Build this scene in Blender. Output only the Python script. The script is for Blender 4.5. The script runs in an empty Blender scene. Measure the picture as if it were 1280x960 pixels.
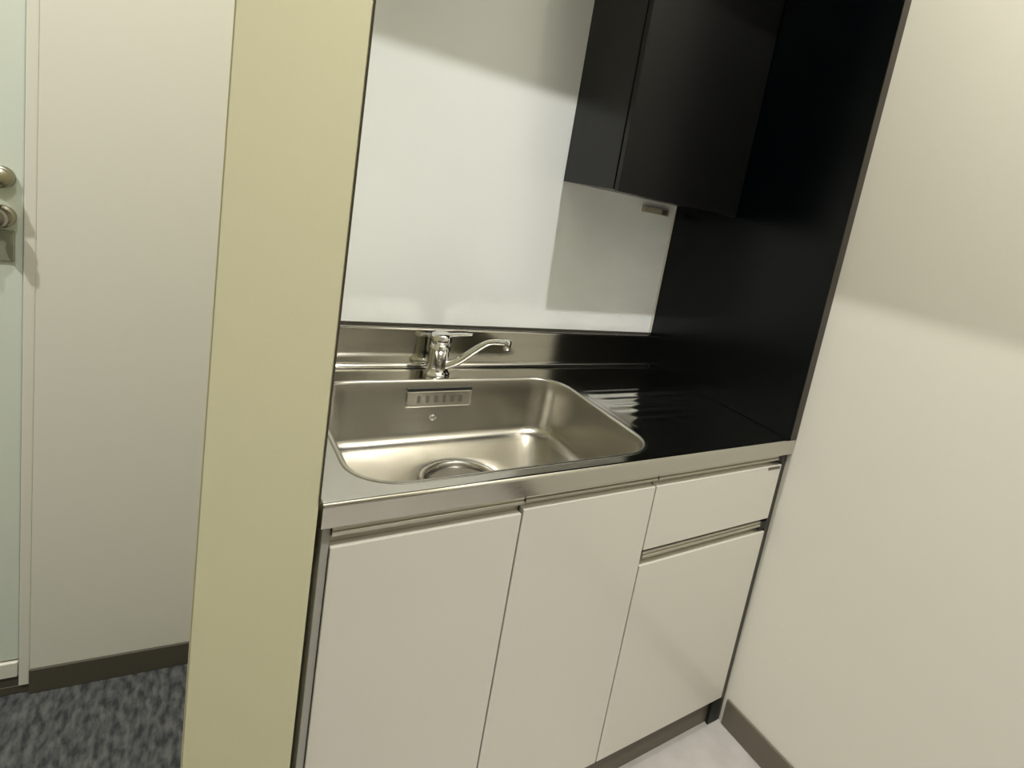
import bpy, bmesh, math
from mathutils import Vector, Matrix

C = bpy.context.scene
COL = C.collection

# ---------------------------------------------------------------- camera
cam_d = bpy.data.cameras.new('camera')
cam = bpy.data.objects.new('camera', cam_d)
COL.objects.link(cam)
right = Vector((0.78259411, -0.59119531, 0.19502451))
up = Vector((-0.04457565, 0.2592561, 0.9647794))
fwd = Vector((0.62093435, 0.76372402, -0.17653938))
cam.matrix_world = Matrix(((right.x, up.x, -fwd.x, -0.18115492),
                           (right.y, up.y, -fwd.y, -1.4216196),
                           (right.z, up.z, -fwd.z, 1.33087143),
                           (0, 0, 0, 1)))
cam_d.sensor_fit = 'HORIZONTAL'
cam_d.sensor_width = 36
cam_d.lens = 733.96 / 1280 * 36
cam_d.shift_x = (640 - 792.45) / 1280
cam_d.shift_y = (397.58 - 480) / 1280
cam_d.clip_start = 0.02
C.camera = cam

# ---------------------------------------------------------------- world, exposure
w = bpy.data.worlds.new('world')
C.world = w
w.use_nodes = True
w.node_tree.nodes['Background'].inputs[0].default_value = (1, 0.97, 0.9, 1)
w.node_tree.nodes['Background'].inputs[1].default_value = 0.0
C.view_settings.view_transform = 'Standard'
C.view_settings.look = 'None'
C.view_settings.exposure = 0.0
C.view_settings.gamma = 1.0
C.view_settings.use_curve_mapping = False
C.cycles.sample_clamp_indirect = 0.0      # keep the light thrown up by the steel worktop
C.cycles.caustics_reflective = True
C.cycles.blur_glossy = 0.08

# ---------------------------------------------------------------- lamps of the room, with added fill
CEIL = 3.3
WARM = (1.0, 0.985, 0.93)
DOWNLIGHTS_AND_FILL = [  # x, y, watts, aperture
    (0.575, -1.65, 49.0, 0.065),     # over the kitchenette
    (-1.48, -0.66, 52.0, 0.065),    # over the carpet side
    (-0.55, -0.75, 20.0, 0.065),    # added fill over the carpet, brightens the left wall
]
FILL_PANELS = [(-1.6, -2.6, 4.0)]  # added panel, ambient fill for the room


def area(name, loc, watts, size, shape):
    d = bpy.data.lights.new(name, 'AREA')
    d.energy = watts
    d.shape = shape
    d.size = size
    d.color = WARM
    o = bpy.data.objects.new(name, d)
    o.location = loc
    COL.objects.link(o)
    return o


for x, y, p, s in DOWNLIGHTS_AND_FILL:
    area('downlight_and_fill_lamp', (x, y, CEIL - 0.012), p, s, 'DISK')
for x, y, p in FILL_PANELS:
    area('fill_panel_lamp', (x, y, CEIL - 0.026), p, 0.56, 'SQUARE')


# ---------------------------------------------------------------- materials
def mat(name, color, rough=0.5, metal=0.0, spec=0.5, coat=0.0, coat_rough=0.05):
    m = bpy.data.materials.new(name)
    m.use_nodes = True
    b = m.node_tree.nodes['Principled BSDF']
    b.inputs['Base Color'].default_value = (*color, 1)
    b.inputs['Roughness'].default_value = rough
    b.inputs['Metallic'].default_value = metal
    b.inputs['Specular IOR Level'].default_value = spec
    b.inputs['Coat Weight'].default_value = coat
    b.inputs['Coat Roughness'].default_value = coat_rough
    return m


def bump(m, scale, strength, dist=0.001, stretch=(1, 1, 1), detail=3.0, color=None):
    """noise relief in object space; color=(a, b, lo, hi) also mixes two tones"""
    nt = m.node_tree
    b = nt.nodes['Principled BSDF']
    tc = nt.nodes.new('ShaderNodeTexCoord')
    mp = nt.nodes.new('ShaderNodeMapping')
    mp.inputs['Scale'].default_value = stretch
    nz = nt.nodes.new('ShaderNodeTexNoise')
    nz.inputs['Scale'].default_value = scale
    nz.inputs['Detail'].default_value = detail
    bp = nt.nodes.new('ShaderNodeBump')
    bp.inputs['Strength'].default_value = strength
    bp.inputs['Distance'].default_value = dist
    nt.links.new(tc.outputs['Object'], mp.inputs[0])
    nt.links.new(mp.outputs[0], nz.inputs['Vector'])
    nt.links.new(nz.outputs['Fac'], bp.inputs['Height'])
    nt.links.new(bp.outputs[0], b.inputs['Normal'])
    if color:
        a, c, lo, hi = color
        r = nt.nodes.new('ShaderNodeValToRGB')
        r.color_ramp.elements[0].position = lo
        r.color_ramp.elements[0].color = (*a, 1)
        r.color_ramp.elements[1].position = hi
        r.color_ramp.elements[1].color = (*c, 1)
        nt.links.new(nz.outputs['Fac'], r.inputs[0])
        nt.links.new(r.outputs[0], b.inputs['Base Color'])
    return m


M = {}
M['wall'] = bump(mat('wall_paper', (0.755, 0.735, 0.655), 0.6, spec=0.3), 140, 0.12)
M['cream'] = bump(mat('cream_paper', (0.66, 0.63, 0.43), 0.55, spec=0.3), 140, 0.1)
M['ceiling'] = bump(mat('ceiling_board', (0.82, 0.80, 0.74), 0.8), 90, 0.1)
M['gloss_white'] = mat('glossy_white_panel', (0.79, 0.815, 0.82), 0.35, spec=0.3, coat=1.0, coat_rough=0.03)
M['door_white'] = mat('glossy_white_door', (0.73, 0.705, 0.635), 0.3, spec=0.4, coat=0.6, coat_rough=0.08)
M['green_white'] = mat('pale_green_paint', (0.70, 0.75, 0.66), 0.45)
M['black'] = bump(mat('black_laminate', (0.0004, 0.0014, 0.0022), 0.25, spec=0.22), 500, 0.03)
M['charcoal'] = bump(mat('charcoal_laminate', (0.004, 0.004, 0.0042), 0.3, spec=0.3), 500, 0.03)
M['edge_brown'] = mat('dark_brown_edging', (0.045, 0.037, 0.028), 0.45)
M['black_void'] = mat('black_plastic', (0.008, 0.008, 0.008), 0.5)
M['steel'] = bump(mat('stainless_steel', (0.60, 0.585, 0.54), 0.10, 1.0), 30, 0.05, 0.0006, (1, 40, 40))
M['steel_bowl'] = bump(mat('satin_stainless', (0.58, 0.56, 0.51), 0.27, 1.0), 30, 0.08, 0.0006, (1, 12, 12))
M['steel_dark'] = mat('dark_grey_steel', (0.32, 0.31, 0.28), 0.35, 1.0)  # darker grey steel for the drain cover and vent slots
M['chrome'] = mat('chrome', (0.78, 0.78, 0.77), 0.05, 1.0)
M['alu'] = bump(mat('brushed_aluminium', (0.58, 0.555, 0.49), 0.3, 1.0), 40, 0.08, 0.0005, (1, 30, 30))
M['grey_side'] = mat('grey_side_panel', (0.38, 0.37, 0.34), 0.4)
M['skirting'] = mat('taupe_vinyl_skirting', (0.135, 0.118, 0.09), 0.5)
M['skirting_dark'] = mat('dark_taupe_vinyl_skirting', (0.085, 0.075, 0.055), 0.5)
M['vinyl'] = bump(mat('grey_vinyl_floor', (0.42, 0.40, 0.38), 0.45), 14, 0.05, 0.001, (1, 1, 1), 4,
                  ((0.39, 0.37, 0.35), (0.45, 0.43, 0.41), 0.35, 0.65))
M['carpet'] = bump(mat('charcoal_carpet', (0.07, 0.075, 0.075), 0.95, spec=0.1), 26, 0.9, 0.006, (3.2, 1.0, 1), 6,
                   ((0.040, 0.044, 0.046), (0.125, 0.128, 0.125), 0.36, 0.66))
M['fitting'] = mat('beige_grey_plastic', (0.36, 0.33, 0.25), 0.45)
M['dark_plastic'] = mat('dark_plastic', (0.05, 0.045, 0.035), 0.4)
M['brass_dull'] = mat('dull_nickel', (0.36, 0.34, 0.28), 0.25, 1.0)
M['plate_grey'] = mat('grey_green_plate', (0.36, 0.37, 0.29), 0.4, 0.3)
M['rubber'] = mat('pale_sealant', (0.62, 0.62, 0.56), 0.4)
M['lens'] = mat('diffuser', (0.9, 0.9, 0.85), 0.4)


# ---------------------------------------------------------------- mesh helpers
def box(bm, a, b, bev=0.0, seg=2):
    r = bmesh.ops.create_cube(bm, size=1)
    vs = r['verts']
    for v in vs:
        v.co = Vector([(a[i] + b[i]) / 2 + v.co[i] * (b[i] - a[i]) for i in range(3)])
    if bev:
        es = list({e for v in vs for e in v.link_edges})
        bmesh.ops.bevel(bm, geom=es, offset=bev, segments=seg, affect='EDGES', profile=0.5)


def newbm():
    return bmesh.new()


def obj(name, bm, m, parent=None, smooth=False, kind=None):
    me = bpy.data.meshes.new(name)
    bmesh.ops.recalc_face_normals(bm, faces=bm.faces)
    bm.to_mesh(me)
    bm.free()
    me.materials.append(m)
    if smooth:
        for p in me.polygons:
            p.use_smooth = True
    o = bpy.data.objects.new(name, me)
    COL.objects.link(o)
    if parent:
        o.parent = parent
        o.matrix_parent_inverse = parent.matrix_world.inverted()
    if kind:
        o['kind'] = kind
    return o


def pbox(name, a, b, m, parent=None, bev=0.0, kind=None, smooth=False, seg=2):
    bm = newbm()
    box(bm, a, b, bev, seg)
    return obj(name, bm, m, parent, smooth, kind)


def thing(name, label, cat, loc=(0, 0, 0), group=None):
    o = bpy.data.objects.new(name, None)
    o.empty_display_size = 0.05
    o.location = loc
    COL.objects.link(o)
    o.matrix_world = Matrix.Translation(loc)
    o['label'] = label
    o['category'] = cat
    if group:
        o['group'] = group
    return o


def extrude_x(bm, prof, x0, x1, closed=True):
    """prof: list of (y, z)"""
    A = [bm.verts.new((x0, y, z)) for y, z in prof]
    B = [bm.verts.new((x1, y, z)) for y, z in prof]
    n = len(prof)
    for i in range(n if closed else n - 1):
        j = (i + 1) % n
        bm.faces.new((A[i], A[j], B[j], B[i]))
    if closed:
        bm.faces.new(A)
        bm.faces.new(B[::-1])


def arc(cy, cz, r, a0, a1, n=6):
    return [(cy + r * math.cos(math.radians(a0 + (a1 - a0) * i / n)),
             cz + r * math.sin(math.radians(a0 + (a1 - a0) * i / n))) for i in range(n + 1)]


def lathe(bm, prof, centre, axis='z', seg=40):
    """prof: list of (r, h)"""
    rings = []
    for r, h in prof:
        ring = []
        for i in range(seg):
            t = 2 * math.pi * i / seg
            p = (r * math.cos(t), r * math.sin(t), h)
            if axis == 'y':
                p = (p[0], -p[2], p[1])
            ring.append(bm.verts.new((centre[0] + p[0], centre[1] + p[1], centre[2] + p[2])))
        rings.append(ring)
    for a, b in zip(rings, rings[1:]):
        for i in range(seg):
            j = (i + 1) % seg
            bm.faces.new((a[i], a[j], b[j], b[i]))
    bm.faces.new(rings[0])
    bm.faces.new(rings[-1])


def tube(bm, pts, radii, seg=18, flat=1.0):
    pts = [Vector(p) for p in pts]
    rings = []
    ref = Vector((0, 0, 1))
    for i, p in enumerate(pts):
        t = (pts[min(i + 1, len(pts) - 1)] - pts[max(i - 1, 0)]).normalized()
        s = t.cross(ref)
        if s.length < 1e-3:
            s = t.cross(Vector((1, 0, 0)))
        s.normalize()
        u = s.cross(t)
        rings.append([bm.verts.new(p + radii[i] * (s * math.cos(2 * math.pi * k / seg)
                                                   + flat * u * math.sin(2 * math.pi * k / seg))) for k in range(seg)])
    for a, b in zip(rings, rings[1:]):
        for k in range(seg):
            j = (k + 1) % seg
            bm.faces.new((a[k], a[j], b[j], b[k]))
    bm.faces.new(rings[0])
    bm.faces.new(rings[-1])


def smooth_path(pts, n=8):
    """Catmull-Rom through pts of any dimension"""
    out = []
    P = [pts[0]] + list(pts) + [pts[-1]]
    for i in range(1, len(P) - 2):
        for k in range(n):
            t = k / n
            out.append(tuple(0.5 * (2 * b + (c - a) * t + (2 * a - 5 * b + 4 * c - d) * t * t
                                    + (3 * b - a - 3 * c + d) * t ** 3)
                             for a, b, c, d in zip(P[i - 1], P[i], P[i + 1], P[i + 2])))
    out.append(tuple(pts[-1]))
    return out


def rrect(x0, x1, y0, y1, r, nc=8, ns=10):
    """rounded rectangle, counter-clockwise from the right side"""
    pts = []
    cs = [(x1 - r, y1 - r, 0), (x0 + r, y1 - r, 90), (x0 + r, y0 + r, 180), (x1 - r, y0 + r, 270)]
    arcs = []
    for cx, cy, a in cs:
        arcs.append([(cx + r * math.cos(math.radians(a + 90 * i / nc)),
                      cy + r * math.sin(math.radians(a + 90 * i / nc))) for i in range(nc + 1)])
    for k in range(4):
        pts += arcs[k]
        p, q = arcs[k][-1], arcs[(k + 1) % 4][0]
        for i in range(1, ns):
            t = i / ns
            pts.append((p[0] + (q[0] - p[0]) * t, p[1] + (q[1] - p[1]) * t))
    return pts


# ---------------------------------------------------------------- the setting
XR = 1.081        # face of the right wall
YF = -5.5         # wall behind the camera
XL = -4.5
ST = 'structure'
HEAD = 2.207       # underside of the bulkhead
D = 0.607         # depth of the niche

pbox('wall_back', (-0.01, 0.004, 0), (XR + 0.1, 0.12, CEIL), M['wall'], kind=ST)
pbox('wall_right', (XR, YF, 0), (XR + 0.1, 0.004, CEIL), M['wall'], kind=ST)
bm = newbm()
wp = [bm.verts.new((x, y, z)) for z in (0, CEIL) for x, y in ((-0.141, -D), (-0.0055, -D), (-0.0055, 0.22), (-0.047, 0.22))]
for f in ((0, 1, 2, 3), (4, 5, 6, 7), (0, 1, 5, 4), (1, 2, 6, 5), (2, 3, 7, 6), (3, 0, 4, 7)):
    bm.faces.new([wp[i] for i in f])
bmesh.ops.bevel(bm, geom=[e for e in bm.edges if abs(e.verts[0].co.z - e.verts[1].co.z) > 1], offset=0.002, segments=2, affect='EDGES')
obj('wall_middle', bm, M['cream'], kind=ST)
pbox('wall_front', (XL - 0.1, YF - 0.1, 0), (XR + 0.1, YF, CEIL), M['wall'], kind=ST)
pbox('wall_far_left', (XL - 0.1, YF, 0), (XL, 0.85, CEIL), M['wall'], kind=ST)
pbox('ceiling', (XL - 0.1, YF - 0.1, CEIL), (XR + 0.1, 0.9, CEIL + 0.1), M['ceiling'], kind=ST)
pbox('trim_1', (-0.0055, -D, HEAD), (XR, -D + 0.10, CEIL), M['wall'], kind=ST)      # bulkhead over the niche
pbox('trim_2', (-0.141, YF, HEAD), (-0.0055, -D, CEIL), M['wall'], kind=ST)          # beam towards the camera
pbox('floor_right', (-0.075, YF, -0.05), (XR, 0.004, 0), M['vinyl'], kind=ST)
pbox('floor_left', (XL, YF, -0.05), (-0.075, 0.8, 0), M['carpet'], kind=ST)

pbox('trim_3', (-0.0054, -D - 0.0008, 0.853), (-0.0040, -D + 0.012, HEAD), M['edge_brown'], kind=ST)   # dark bead on the corner of the cream wall end

# left wall, a little askew to the niche
LA = math.atan2(-0.0325, 0.285)
LO = Vector((-0.115, 0.167, 0))
LM = Matrix.Translation(LO) @ Matrix.Rotation(LA, 4, 'Z')      # local x runs along the wall, local -y towards the room


def on_left(o):
    for v in o.data.vertices:
        v.co = LM @ v.co
    return o


JX = -0.296       # right edge of the door leaf in wall coordinates
on_left(pbox('wall_left', (JX + 0.018, 0.0, 0), (0.05, 0.1, CEIL), M['wall'], kind=ST))
on_left(pbox('wall_left_end', (-4.6, 0.0, 0), (JX - 0.86, 0.1, CEIL), M['wall'], kind=ST))
on_left(pbox('wall_left_lintel', (JX - 0.86, 0.0, 2.08), (JX + 0.018, 0.1, CEIL), M['wall'], kind=ST))
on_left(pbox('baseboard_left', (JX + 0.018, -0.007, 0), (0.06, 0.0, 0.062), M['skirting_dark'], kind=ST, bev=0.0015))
pbox('baseboard_right', (XR - 0.007, YF, 0), (XR, -D - 0.0005, 0.078), M['skirting'], kind=ST, bev=0.0015)

door = thing('door_1', 'pale greenish white door at the left edge, beside the bare white wall', 'door',
             tuple(LM @ Vector((JX - 0.42, 0, 0))))
door['kind'] = ST
dp = []
leaf = on_left(pbox('door_leaf', (JX - 0.835, 0.006, 0.088), (JX - 0.002, 0.045, 2.06), M['green_white'], bev=0.002))
frame_bm = newbm()
box(frame_bm, (JX, -0.0012, 0.022), (JX + 0.018, 0.1, 2.08), 0.002)
box(frame_bm, (JX - 0.86, -0.004, 0.0), (JX - 0.838, 0.1, 2.08), 0.002)
box(frame_bm, (JX - 0.838, -0.004, 2.06), (JX, 0.1, 2.08), 0.002)
frame = on_left(obj('door_frame', frame_bm, M['wall']))
rail = on_left(pbox('bottom_rail', (JX - 0.835, 0.0, 0.046), (JX - 0.002, 0.045, 0.084), M['wall'], bev=0.002))
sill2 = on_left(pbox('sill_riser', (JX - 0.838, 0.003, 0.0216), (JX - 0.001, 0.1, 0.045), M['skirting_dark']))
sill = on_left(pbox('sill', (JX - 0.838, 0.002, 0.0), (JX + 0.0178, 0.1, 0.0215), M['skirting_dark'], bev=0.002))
# upper lever handle
KX = JX - 0.034
bm = newbm()
lathe(bm, [(0.0215, -0.006), (0.0215, 0.004), (0.018, 0.007), (0.010, 0.008), (0.010, 0.034)], (KX, 0.0, 1.159), 'y', 28)
tube(bm, smooth_path([(KX + 0.004, -0.038, 1.159), (KX - 0.03, -0.040, 1.159), (KX - 0.09, -0.040, 1.157), (KX - 0.105, -0.036, 1.157)]),
     [0.0105] * 25, 16, 0.8)
lever = on_left(obj('door_handle', bm, M['brass_dull'], smooth=True))
# lower knob with thumb turn
bm = newbm()
lathe(bm, [(0.0225, -0.006), (0.0225, 0.005), (0.019, 0.008), (0.012, 0.010), (0.012, 0.020), (0.018, 0.024), (0.020, 0.031), (0.017, 0.037), (0.008, 0.039)],
      (KX + 0.001, 0.0, 1.084), 'y', 28)
box(bm, (KX - 0.004, -0.052, 1.070), (KX + 0.006, -0.036, 1.098), 0.002)
knob = on_left(obj('thumb_turn', bm, M['brass_dull'], smooth=False))
plate = on_left(pbox('lock_plate', (KX - 0.06, 0.002, 0.996), (KX + 0.021, 0.0075, 1.058), M['plate_grey'], bev=0.002))
for p in (leaf, frame, rail, sill, sill2, lever, knob, plate):
    p.parent = door
    p.matrix_parent_inverse = door.matrix_world.inverted()

# ---------------------------------------------------------------- ceiling lights and added fill lights (the lamps are at the top of the script)
for k, (x, y, p, s) in enumerate(DOWNLIGHTS_AND_FILL):
    t = thing('ceiling_and_fill_light', ('small round white downlight in the ceiling before the sink niche',
                                'small round white downlight in the ceiling over the dark carpet, far from the niche',
                                'small round white fill light added in the ceiling over the carpet, close to the cream wall')[k], 'light', (x, y, CEIL), 'downlights')
    bm = newbm()
    ring = [(s / 2 + 0.004, -0.001), (s / 2 + 0.02, -0.001), (s / 2 + 0.02, -0.006), (s / 2 + 0.012, -0.012), (s / 2 + 0.004, -0.012)]
    prs = []
    for r, h in ring:
        prs.append([bm.verts.new((x + r * math.cos(i * math.pi / 16), y + r * math.sin(i * math.pi / 16), CEIL + h)) for i in range(32)])
    for a, b in zip(prs, prs[1:] + prs[:1]):
        for i in range(32):
            bm.faces.new((a[i], a[(i + 1) % 32], b[(i + 1) % 32], b[i]))
    obj('trim_ring', bm, M['lens'], t)
for k, (x, y, p) in enumerate(FILL_PANELS):
    t = thing('fill_panel_light', 'square flat fill light added in the ceiling over the dark carpet', 'light', (x, y, CEIL))
    bm = newbm()
    for a, b in (((-.30, -.30), (.30, -.285)), ((-.30, .285), (.30, .30)), ((-.30, -.285), (-.285, .285)), ((.285, -.285), (.30, .285))):
        box(bm, (x + a[0], y + a[1], CEIL - 0.03), (x + b[0], y + b[1], CEIL - 0.0005))
    obj('frame', bm, M['lens'], t)

# ---------------------------------------------------------------- niche lining
W = 1.0565
sp = thing('splash_panel', 'glossy white wall panel behind the sink and faucet', 'wall panel', (0.5, 0, 0.95))
pbox('panel', (-0.004, 0.0, 0.957), (W - 0.009, 0.0035, HEAD), M['gloss_white'], sp)
sg = pbox('seam_gasket', (-0.004, 0.0012, 0.9505), (W - 0.0005, 0.0035, 0.9568), M['dark_plastic'], sp)
sg['label'] = 'dark joint line above the steel upstand'
pbox('edge_strip', (W - 0.0088, -0.002, 0.957), (W - 0.0005, 0.0035, HEAD), M['rubber'], sp, bev=0.001)

ep = thing('end_panel', 'tall black panel lining the right side of the sink niche above the worktop', 'panel', (W + 0.012, -0.3, 0.8512))
pbox('board', (W, -D + 0.0015, 0.8512), (XR - 0.0006, 0.0035, HEAD), M['black'], ep)
e = pbox('edge_band', (W, -D - 0.0005, 0.8512), (XR - 0.0006, -D + 0.0012, HEAD), M['edge_brown'], ep)
e['label'] = 'dark brown front edge band'

# ---------------------------------------------------------------- base cabinet
bc = thing('base_cabinet', 'white low kitchen cabinet with aluminium grip rails under the steel worktop', 'cabinet', (0.53, -0.3, 0))
FY, FT = -0.597, 0.018
bm = newbm()
box(bm, (0.0185, -0.572, 0.075), (1.0605, -0.02, 0.09))
box(bm, (1.0345, -0.576, 0.0905), (1.0605, -0.02, 0.805))
box(bm, (0.0185, -0.030, 0.0905), (1.034, -0.02, 0.66))
box(bm, (0.632, -0.576, 0.0905), (0.644, -0.03, 0.66))
obj('carcass', bm, M['door_white'], bc)
s = pbox('side_panel', (0.0055, -0.593, 0.0), (0.0165, -0.02, 0.808), M['grey_side'], bc, bev=0.001)
s['label'] = 'grey left side panel'
pbox('toe_kick', (0.017, -0.582, 0.0), (1.062, -0.570, 0.074), M['skirting'], bc)


def grip(name, x0, x1, z0, z1, parent):
    """aluminium grip rail along the top edge of a front: lip in front, hollow behind"""
    h = z1 - z0
    yb = FY + 0.0165
    prof = [(FY + FT, z0), (yb, z0), (yb, z0 + 0.15 * h)]
    prof += [(yb - 0.0173 * (1 - math.cos(a * math.pi / 12)), z0 + 0.15 * h + 0.38 * h * math.sin(a * math.pi / 12)) for a in range(1, 7)]
    prof += [(FY - 0.0022, z0 + 0.56 * h), (FY - 0.0022, z0 + 0.70 * h), (FY - 0.0010, z0 + 0.73 * h), (FY + 0.0015, z0 + 0.75 * h),
             (FY + 0.0015, z0 + 0.80 * h), (FY - 0.0010, z0 + 0.82 * h), (FY - 0.0018, z0 + 0.86 * h), (FY - 0.0010, z1 - 0.0025), (FY + 0.0015, z1 - 0.0015), (FY + FT, z1 - 0.0015)]
    bm = newbm()
    extrude_x(bm, prof, x0, x1)
    return obj(name, bm, M['alu'], parent)


def front(name, x0, x1, z0, z1, gz, gx1=None):
    o = pbox(name, (x0, FY, z0), (x1, FY + FT, z1), M['door_white'], bc, bev=0.0012)
    g = grip('handle', x0, gx1 or x1, z1 + 0.0003, gz, o)
    g['label'] = 'brushed aluminium grip rail'
    return o


d1 = front('door', 0.0178, 0.3262, 0.080, 0.772, 0.8075)
d2 = front('door', 0.3292, 0.6385, 0.080, 0.779, 0.8075)
r1 = front('drawer', 0.6415, 1.0615, 0.628, 0.779, 0.8075, 1.040)
r2 = front('drawer', 0.6415, 1.0615, 0.080, 0.590, 0.6255, 1.034)
for r, z0, z1, xc in ((r1, 0.7875, 0.8075, 1.0405), (r2, 0.598, 0.6205, 1.0345)):
    c = pbox('end_cap', (xc, FY + 0.001, z0), (1.0615, FY + FT, z1), M['black_void'], r, bev=0.001)
    c['label'] = 'black grip rail end'

c = pbox('catch', (1.010, FY - 0.0012, 0.7695), (1.0555, FY - 0.0002, 0.7765), M['skirting'], r1)
c['label'] = 'short taupe strip at the top right corner'
c = pbox('gap_shade', (1.0625, -0.594, 0.0), (XR - 0.0015, -0.570, 0.806), M['dark_plastic'], bc)  # dark strip stands in for the shade in the gap beside the drawers
c['label'] = 'dark strip painted as the shade in the gap against the right wall'
c = pbox('foot', (1.034, -0.5945, 0.0), (XR - 0.008, -0.5845, 0.074), M['black_void'], bc, bev=0.001)
c['label'] = 'black plastic foot'

# ---------------------------------------------------------------- worktop with sink
wt = thing('worktop', 'stainless steel worktop with moulded sink bowl and low upstand', 'worktop', (0.53, -0.3, 0.83))
ZT = 0.85
X0, X1 = 0.0005, XR - 0.002
BX0, BX1, BY0, BY1 = 0.050, 0.650, -0.574, -0.112     # rim of the bowl
RIM = rrect(BX0, BX1, BY0, BY1, 0.085)
FYW = -D
bm = newbm()
prof = [(-0.590, 0.8095), (FYW + 0.002, 0.8095), (FYW, 0.8115), (FYW, 0.8435)]
prof += arc(FYW + 0.0065, 0.8435, 0.0065, 180, 90, 6)
prof += [(FYW + 0.012, ZT)]
extrude_x(bm, prof, X0, X1, closed=False)
prof = [(-0.034, ZT), (-0.026, ZT)]
extrude_x(bm, prof, X0, X1, closed=False)
# flat deck with the hole for the bowl
outer = [bm.verts.new((x, y, ZT)) for x, y in ((X0, FYW + 0.012), (X1, FYW + 0.012), (X1, -0.034), (X0, -0.034))]
inner = [bm.verts.new((x, y, ZT)) for x, y in RIM]
es = [bm.edges.new((outer[i], outer[(i + 1) % 4])) for i in range(4)]
es += [bm.edges.new((inner[i], inner[(i + 1) % len(inner)])) for i in range(len(inner))]
bmesh.ops.triangle_fill(bm, use_beauty=True, edges=es)
# right end return
a = [bm.verts.new(p) for p in ((X0, FYW, 0.812), (X0, -0.026, 0.812), (X0, -0.026, ZT), (X0, FYW + 0.006, ZT))]
bm.faces.new(a)
a = [bm.verts.new(p) for p in ((X1, FYW, 0.812), (X1, -0.026, 0.812), (X1, -0.026, ZT), (X1, FYW + 0.006, ZT))]
bm.faces.new(a)
obj('top', bm, M['steel'], wt, smooth=False)

bm = newbm()
prof = arc(-0.026, ZT + 0.012, 0.012, 270, 360, 6) + [(-0.014, 0.944)] + arc(-0.008, 0.944, 0.006, 180, 90, 5) + [(-0.0006, 0.950), (-0.0006, ZT)]
extrude_x(bm, prof, X0, W - 0.0006, closed=True)
o = obj('backsplash', bm, M['steel'], wt)

# bowl: lofted rings
DC = (0.336, -0.305)
DR = 0.088
rings = []


def inset(d, r, z):
    return [(x, y, z) for x, y in rrect(BX0 + d, BX1 - d, BY0 + d, BY1 - d, r)]


rings.append(inset(-0.006, 0.091, ZT + 0.0003))
rings.append(inset(-0.004, 0.089, ZT + 0.0016))
rings.append(inset(0.000, 0.085, ZT + 0.0018))
rings.append(inset(0.003, 0.082, ZT - 0.0005))
rings.append(inset(0.0042, 0.081, ZT - 0.005))
rings.append(inset(0.006, 0.079, ZT - 0.05))
rings.append(inset(0.012, 0.076, 0.727))
for i in range(1, 8):
    t = i / 7 * math.pi / 2
    rings.append(inset(0.012 + 0.032 * (1 - math.cos(t)), 0.076 - 0.02 * (1 - math.cos(t)), 0.727 - 0.030 * math.sin(t)))
base = rings[-1]
for f in (0.2, 0.4, 0.6, 0.8, 0.93, 1.0):
    ring = []
    for x, y, z in base:
        a = math.atan2(y - DC[1], x - DC[0])
        cx, cy = DC[0] + DR * math.cos(a), DC[1] + DR * math.sin(a)
        ring.append((x + (cx - x) * f, y + (cy - y) * f, z - 0.006 * f - (0.004 if f == 1 else 0)))
    rings.append(ring)
bm = newbm()
vr = [[bm.verts.new(p) for p in ring] for ring in rings]
for a, b in zip(vr, vr[1:]):
    n = len(a)
    for i in range(n):
        bm.faces.new((a[i], a[(i + 1) % n], b[(i + 1) % n], b[i]))
o = obj('sink_bowl', bm, M['steel_bowl'], wt, smooth=True)

# drain: flange, dished basket cover with slots
bm = newbm()
zf = 0.691
lathe(bm, [(0.087, -0.010), (0.087, 0.000), (0.085, 0.0025), (0.079, 0.003), (0.075, 0.0005), (0.073, -0.008), (0.070, -0.020), (0.02, -0.020)],
      (DC[0], DC[1], zf), 'z', 56)
dr = obj('drain', bm, M['steel_bowl'], wt, smooth=True)
bm = newbm()
lathe(bm, [(0.068, -0.0195), (0.068, -0.0075), (0.066, -0.0055), (0.060, -0.0060), (0.030, -0.0045), (0.004, -0.0040)],
      (DC[0], DC[1], zf), 'z', 48)
dc = obj('drain_cover', bm, M['steel_dark'], dr, smooth=True)

# overflow on the back of the bowl
ov = pbox('overflow_cover', (0.258, -0.1235, 0.785), (0.416, -0.1155, 0.826), M['steel_bowl'], wt, bev=0.003)
o = pbox('overflow_slot', (0.260, -0.1235, 0.8262), (0.414, -0.1165, 0.8325), M['black_void'], ov)
o['label'] = 'dark overflow slot'
for k in range(6):
    pbox('vent_slot', (0.283 + 0.02 * k, -0.1241, 0.797), (0.291 + 0.02 * k, -0.1232, 0.815), M['steel_dark'], ov)
bm = newbm()
lathe(bm, [(0.009, 0.0), (0.009, 0.003), (0.006, 0.005), (0.002, 0.0055)], (0.327, -0.1185, 0.757), 'y', 20)
obj('stud', bm, M['chrome'], wt, smooth=True)

# pressed drainboard ripples right of the bowl
bm = newbm()
NX, NY = 24, 120
rx0, rx1, ry0, ry1 = 0.672, 1.035, -0.545, -0.205
g = []
for j in range(NY + 1):
    row = []
    for i in range(NX + 1):
        x = rx0 + (rx1 - rx0) * i / NX
        y = ry0 + (ry1 - ry0) * j / NY
        ed = min(1, min(x - rx0, rx1 - x) / 0.03) * min(1, min(y - ry0, ry1 - y) / 0.02)
        z = ZT + 0.0003 + ed * (0.0005 + 0.00035 * math.cos(2 * math.pi * (y - ry0) / 0.042))
        row.append(bm.verts.new((x, y, z)))
    g.append(row)
for j in range(NY):
    for i in range(NX):
        bm.faces.new((g[j][i], g[j][i + 1], g[j + 1][i + 1], g[j + 1][i]))
obj('drainboard', bm, M['steel'], wt, smooth=True)

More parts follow.
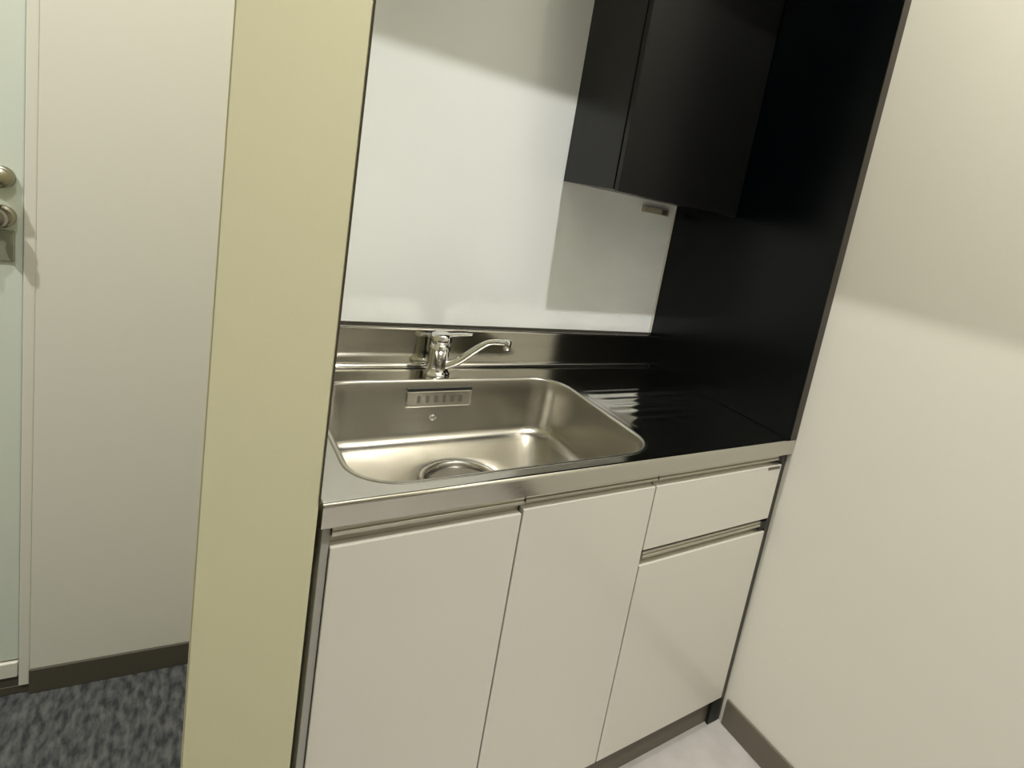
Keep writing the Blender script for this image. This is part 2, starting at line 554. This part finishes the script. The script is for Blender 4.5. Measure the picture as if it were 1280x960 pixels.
# ---------------------------------------------------------------- faucet
FX, FYF = 0.340, -0.070
fa = thing('faucet', 'chrome single lever faucet standing behind the sink bowl', 'faucet', (FX, FYF, ZT))
bm = newbm()
lathe(bm, [(0.031, 0.0002), (0.031, 0.005), (0.028, 0.008), (0.0255, 0.010), (0.0235, 0.016), (0.0235, 0.060), (0.025, 0.064), (0.025, 0.070), (0.0225, 0.073), (0.0225, 0.080), (0.010, 0.081)],
      (FX, FYF, ZT), 'z', 40)
obj('body', bm, M['chrome'], fa, smooth=True)
bm = newbm()
lathe(bm, [(0.0245, 0.0815), (0.0255, 0.086), (0.0255, 0.097), (0.022, 0.104), (0.012, 0.107), (0.003, 0.1075)], (FX, FYF, ZT), 'z', 36)
lp = smooth_path([(FX + 0.010, FYF - 0.006, ZT + 0.101), (FX + 0.035, FYF - 0.020, ZT + 0.107), (FX + 0.062, FYF - 0.036, ZT + 0.112)], 6)
tube(bm, lp, [0.009 - 0.003 * i / (len(lp) - 1) for i in range(len(lp))], 14, 0.55)
obj('lever', bm, M['chrome'], fa, smooth=True)
bm = newbm()
ctl = [(FX + 0.012, FYF - 0.007, 0.873), (FX + 0.040, FYF - 0.022, 0.890), (FX + 0.078, FYF - 0.043, 0.930), (FX + 0.098, FYF - 0.055, 0.948), (FX + 0.118, FYF - 0.068, 0.954), (FX + 0.134, FYF - 0.078, 0.955)]
sp_ = smooth_path(ctl, 8)
tube(bm, sp_, [0.0125 - 0.0055 * min(1, i / (len(sp_) * 0.6)) for i in range(len(sp_))], 18)
obj('spout', bm, M['chrome'], fa, smooth=True)
bm = newbm()
lathe(bm, [(0.0085, -0.016), (0.0095, -0.015), (0.0095, 0.006), (0.0080, 0.009), (0.003, 0.0095)], (FX + 0.136, FYF - 0.079, 0.954), 'z', 24)
obj('aerator', bm, M['chrome'], fa, smooth=True)

# ---------------------------------------------------------------- wall cabinet
wc = thing('wall_cabinet', 'black hanging cupboard on the white splash panel in the upper corner', 'cabinet', (0.85, 0, 1.368))
CX0, CX1, CZ0, CZ1 = 0.6385, W - 0.0006, 1.368, HEAD - 0.004
bm = newbm()
box(bm, (CX0, -0.238, CZ0 + 0.003), (CX0 + 0.018, -0.0005, CZ1), 0.001)
box(bm, (CX1 - 0.018, -0.238, CZ0 + 0.003), (CX1, -0.0025, CZ1))
box(bm, (CX0 + 0.018, -0.238, CZ0 + 0.003), (CX1 - 0.018, -0.0025, CZ0 + 0.021))
box(bm, (CX0 + 0.018, -0.238, CZ1 - 0.018), (CX1 - 0.018, -0.0025, CZ1))
box(bm, (CX0 + 0.018, -0.010, CZ0 + 0.021), (CX1 - 0.018, -0.0025, CZ1 - 0.018))
obj('carcass', bm, M['charcoal'], wc)
pbox('door', (CX0 + 0.001, -0.259, CZ0), (CX1 - 0.002, -0.242, CZ1), M['charcoal'], wc, bev=0.0015)

# ---------------------------------------------------------------- small fitting under the cupboard
sf = thing('wall_fitting', 'small beige strip fitting on the white panel just under the black cupboard', 'fitting', (0.967, -0.0005, 1.342))
pbox('housing', (0.920, -0.010, 1.333), (1.022, -0.0003, 1.352), M['fitting'], sf, bev=0.002)
c = pbox('switch', (0.992, -0.0125, 1.3355), (1.012, -0.0102, 1.3495), M['dark_plastic'], sf, bev=0.0008)
c['label'] = 'dark switch'
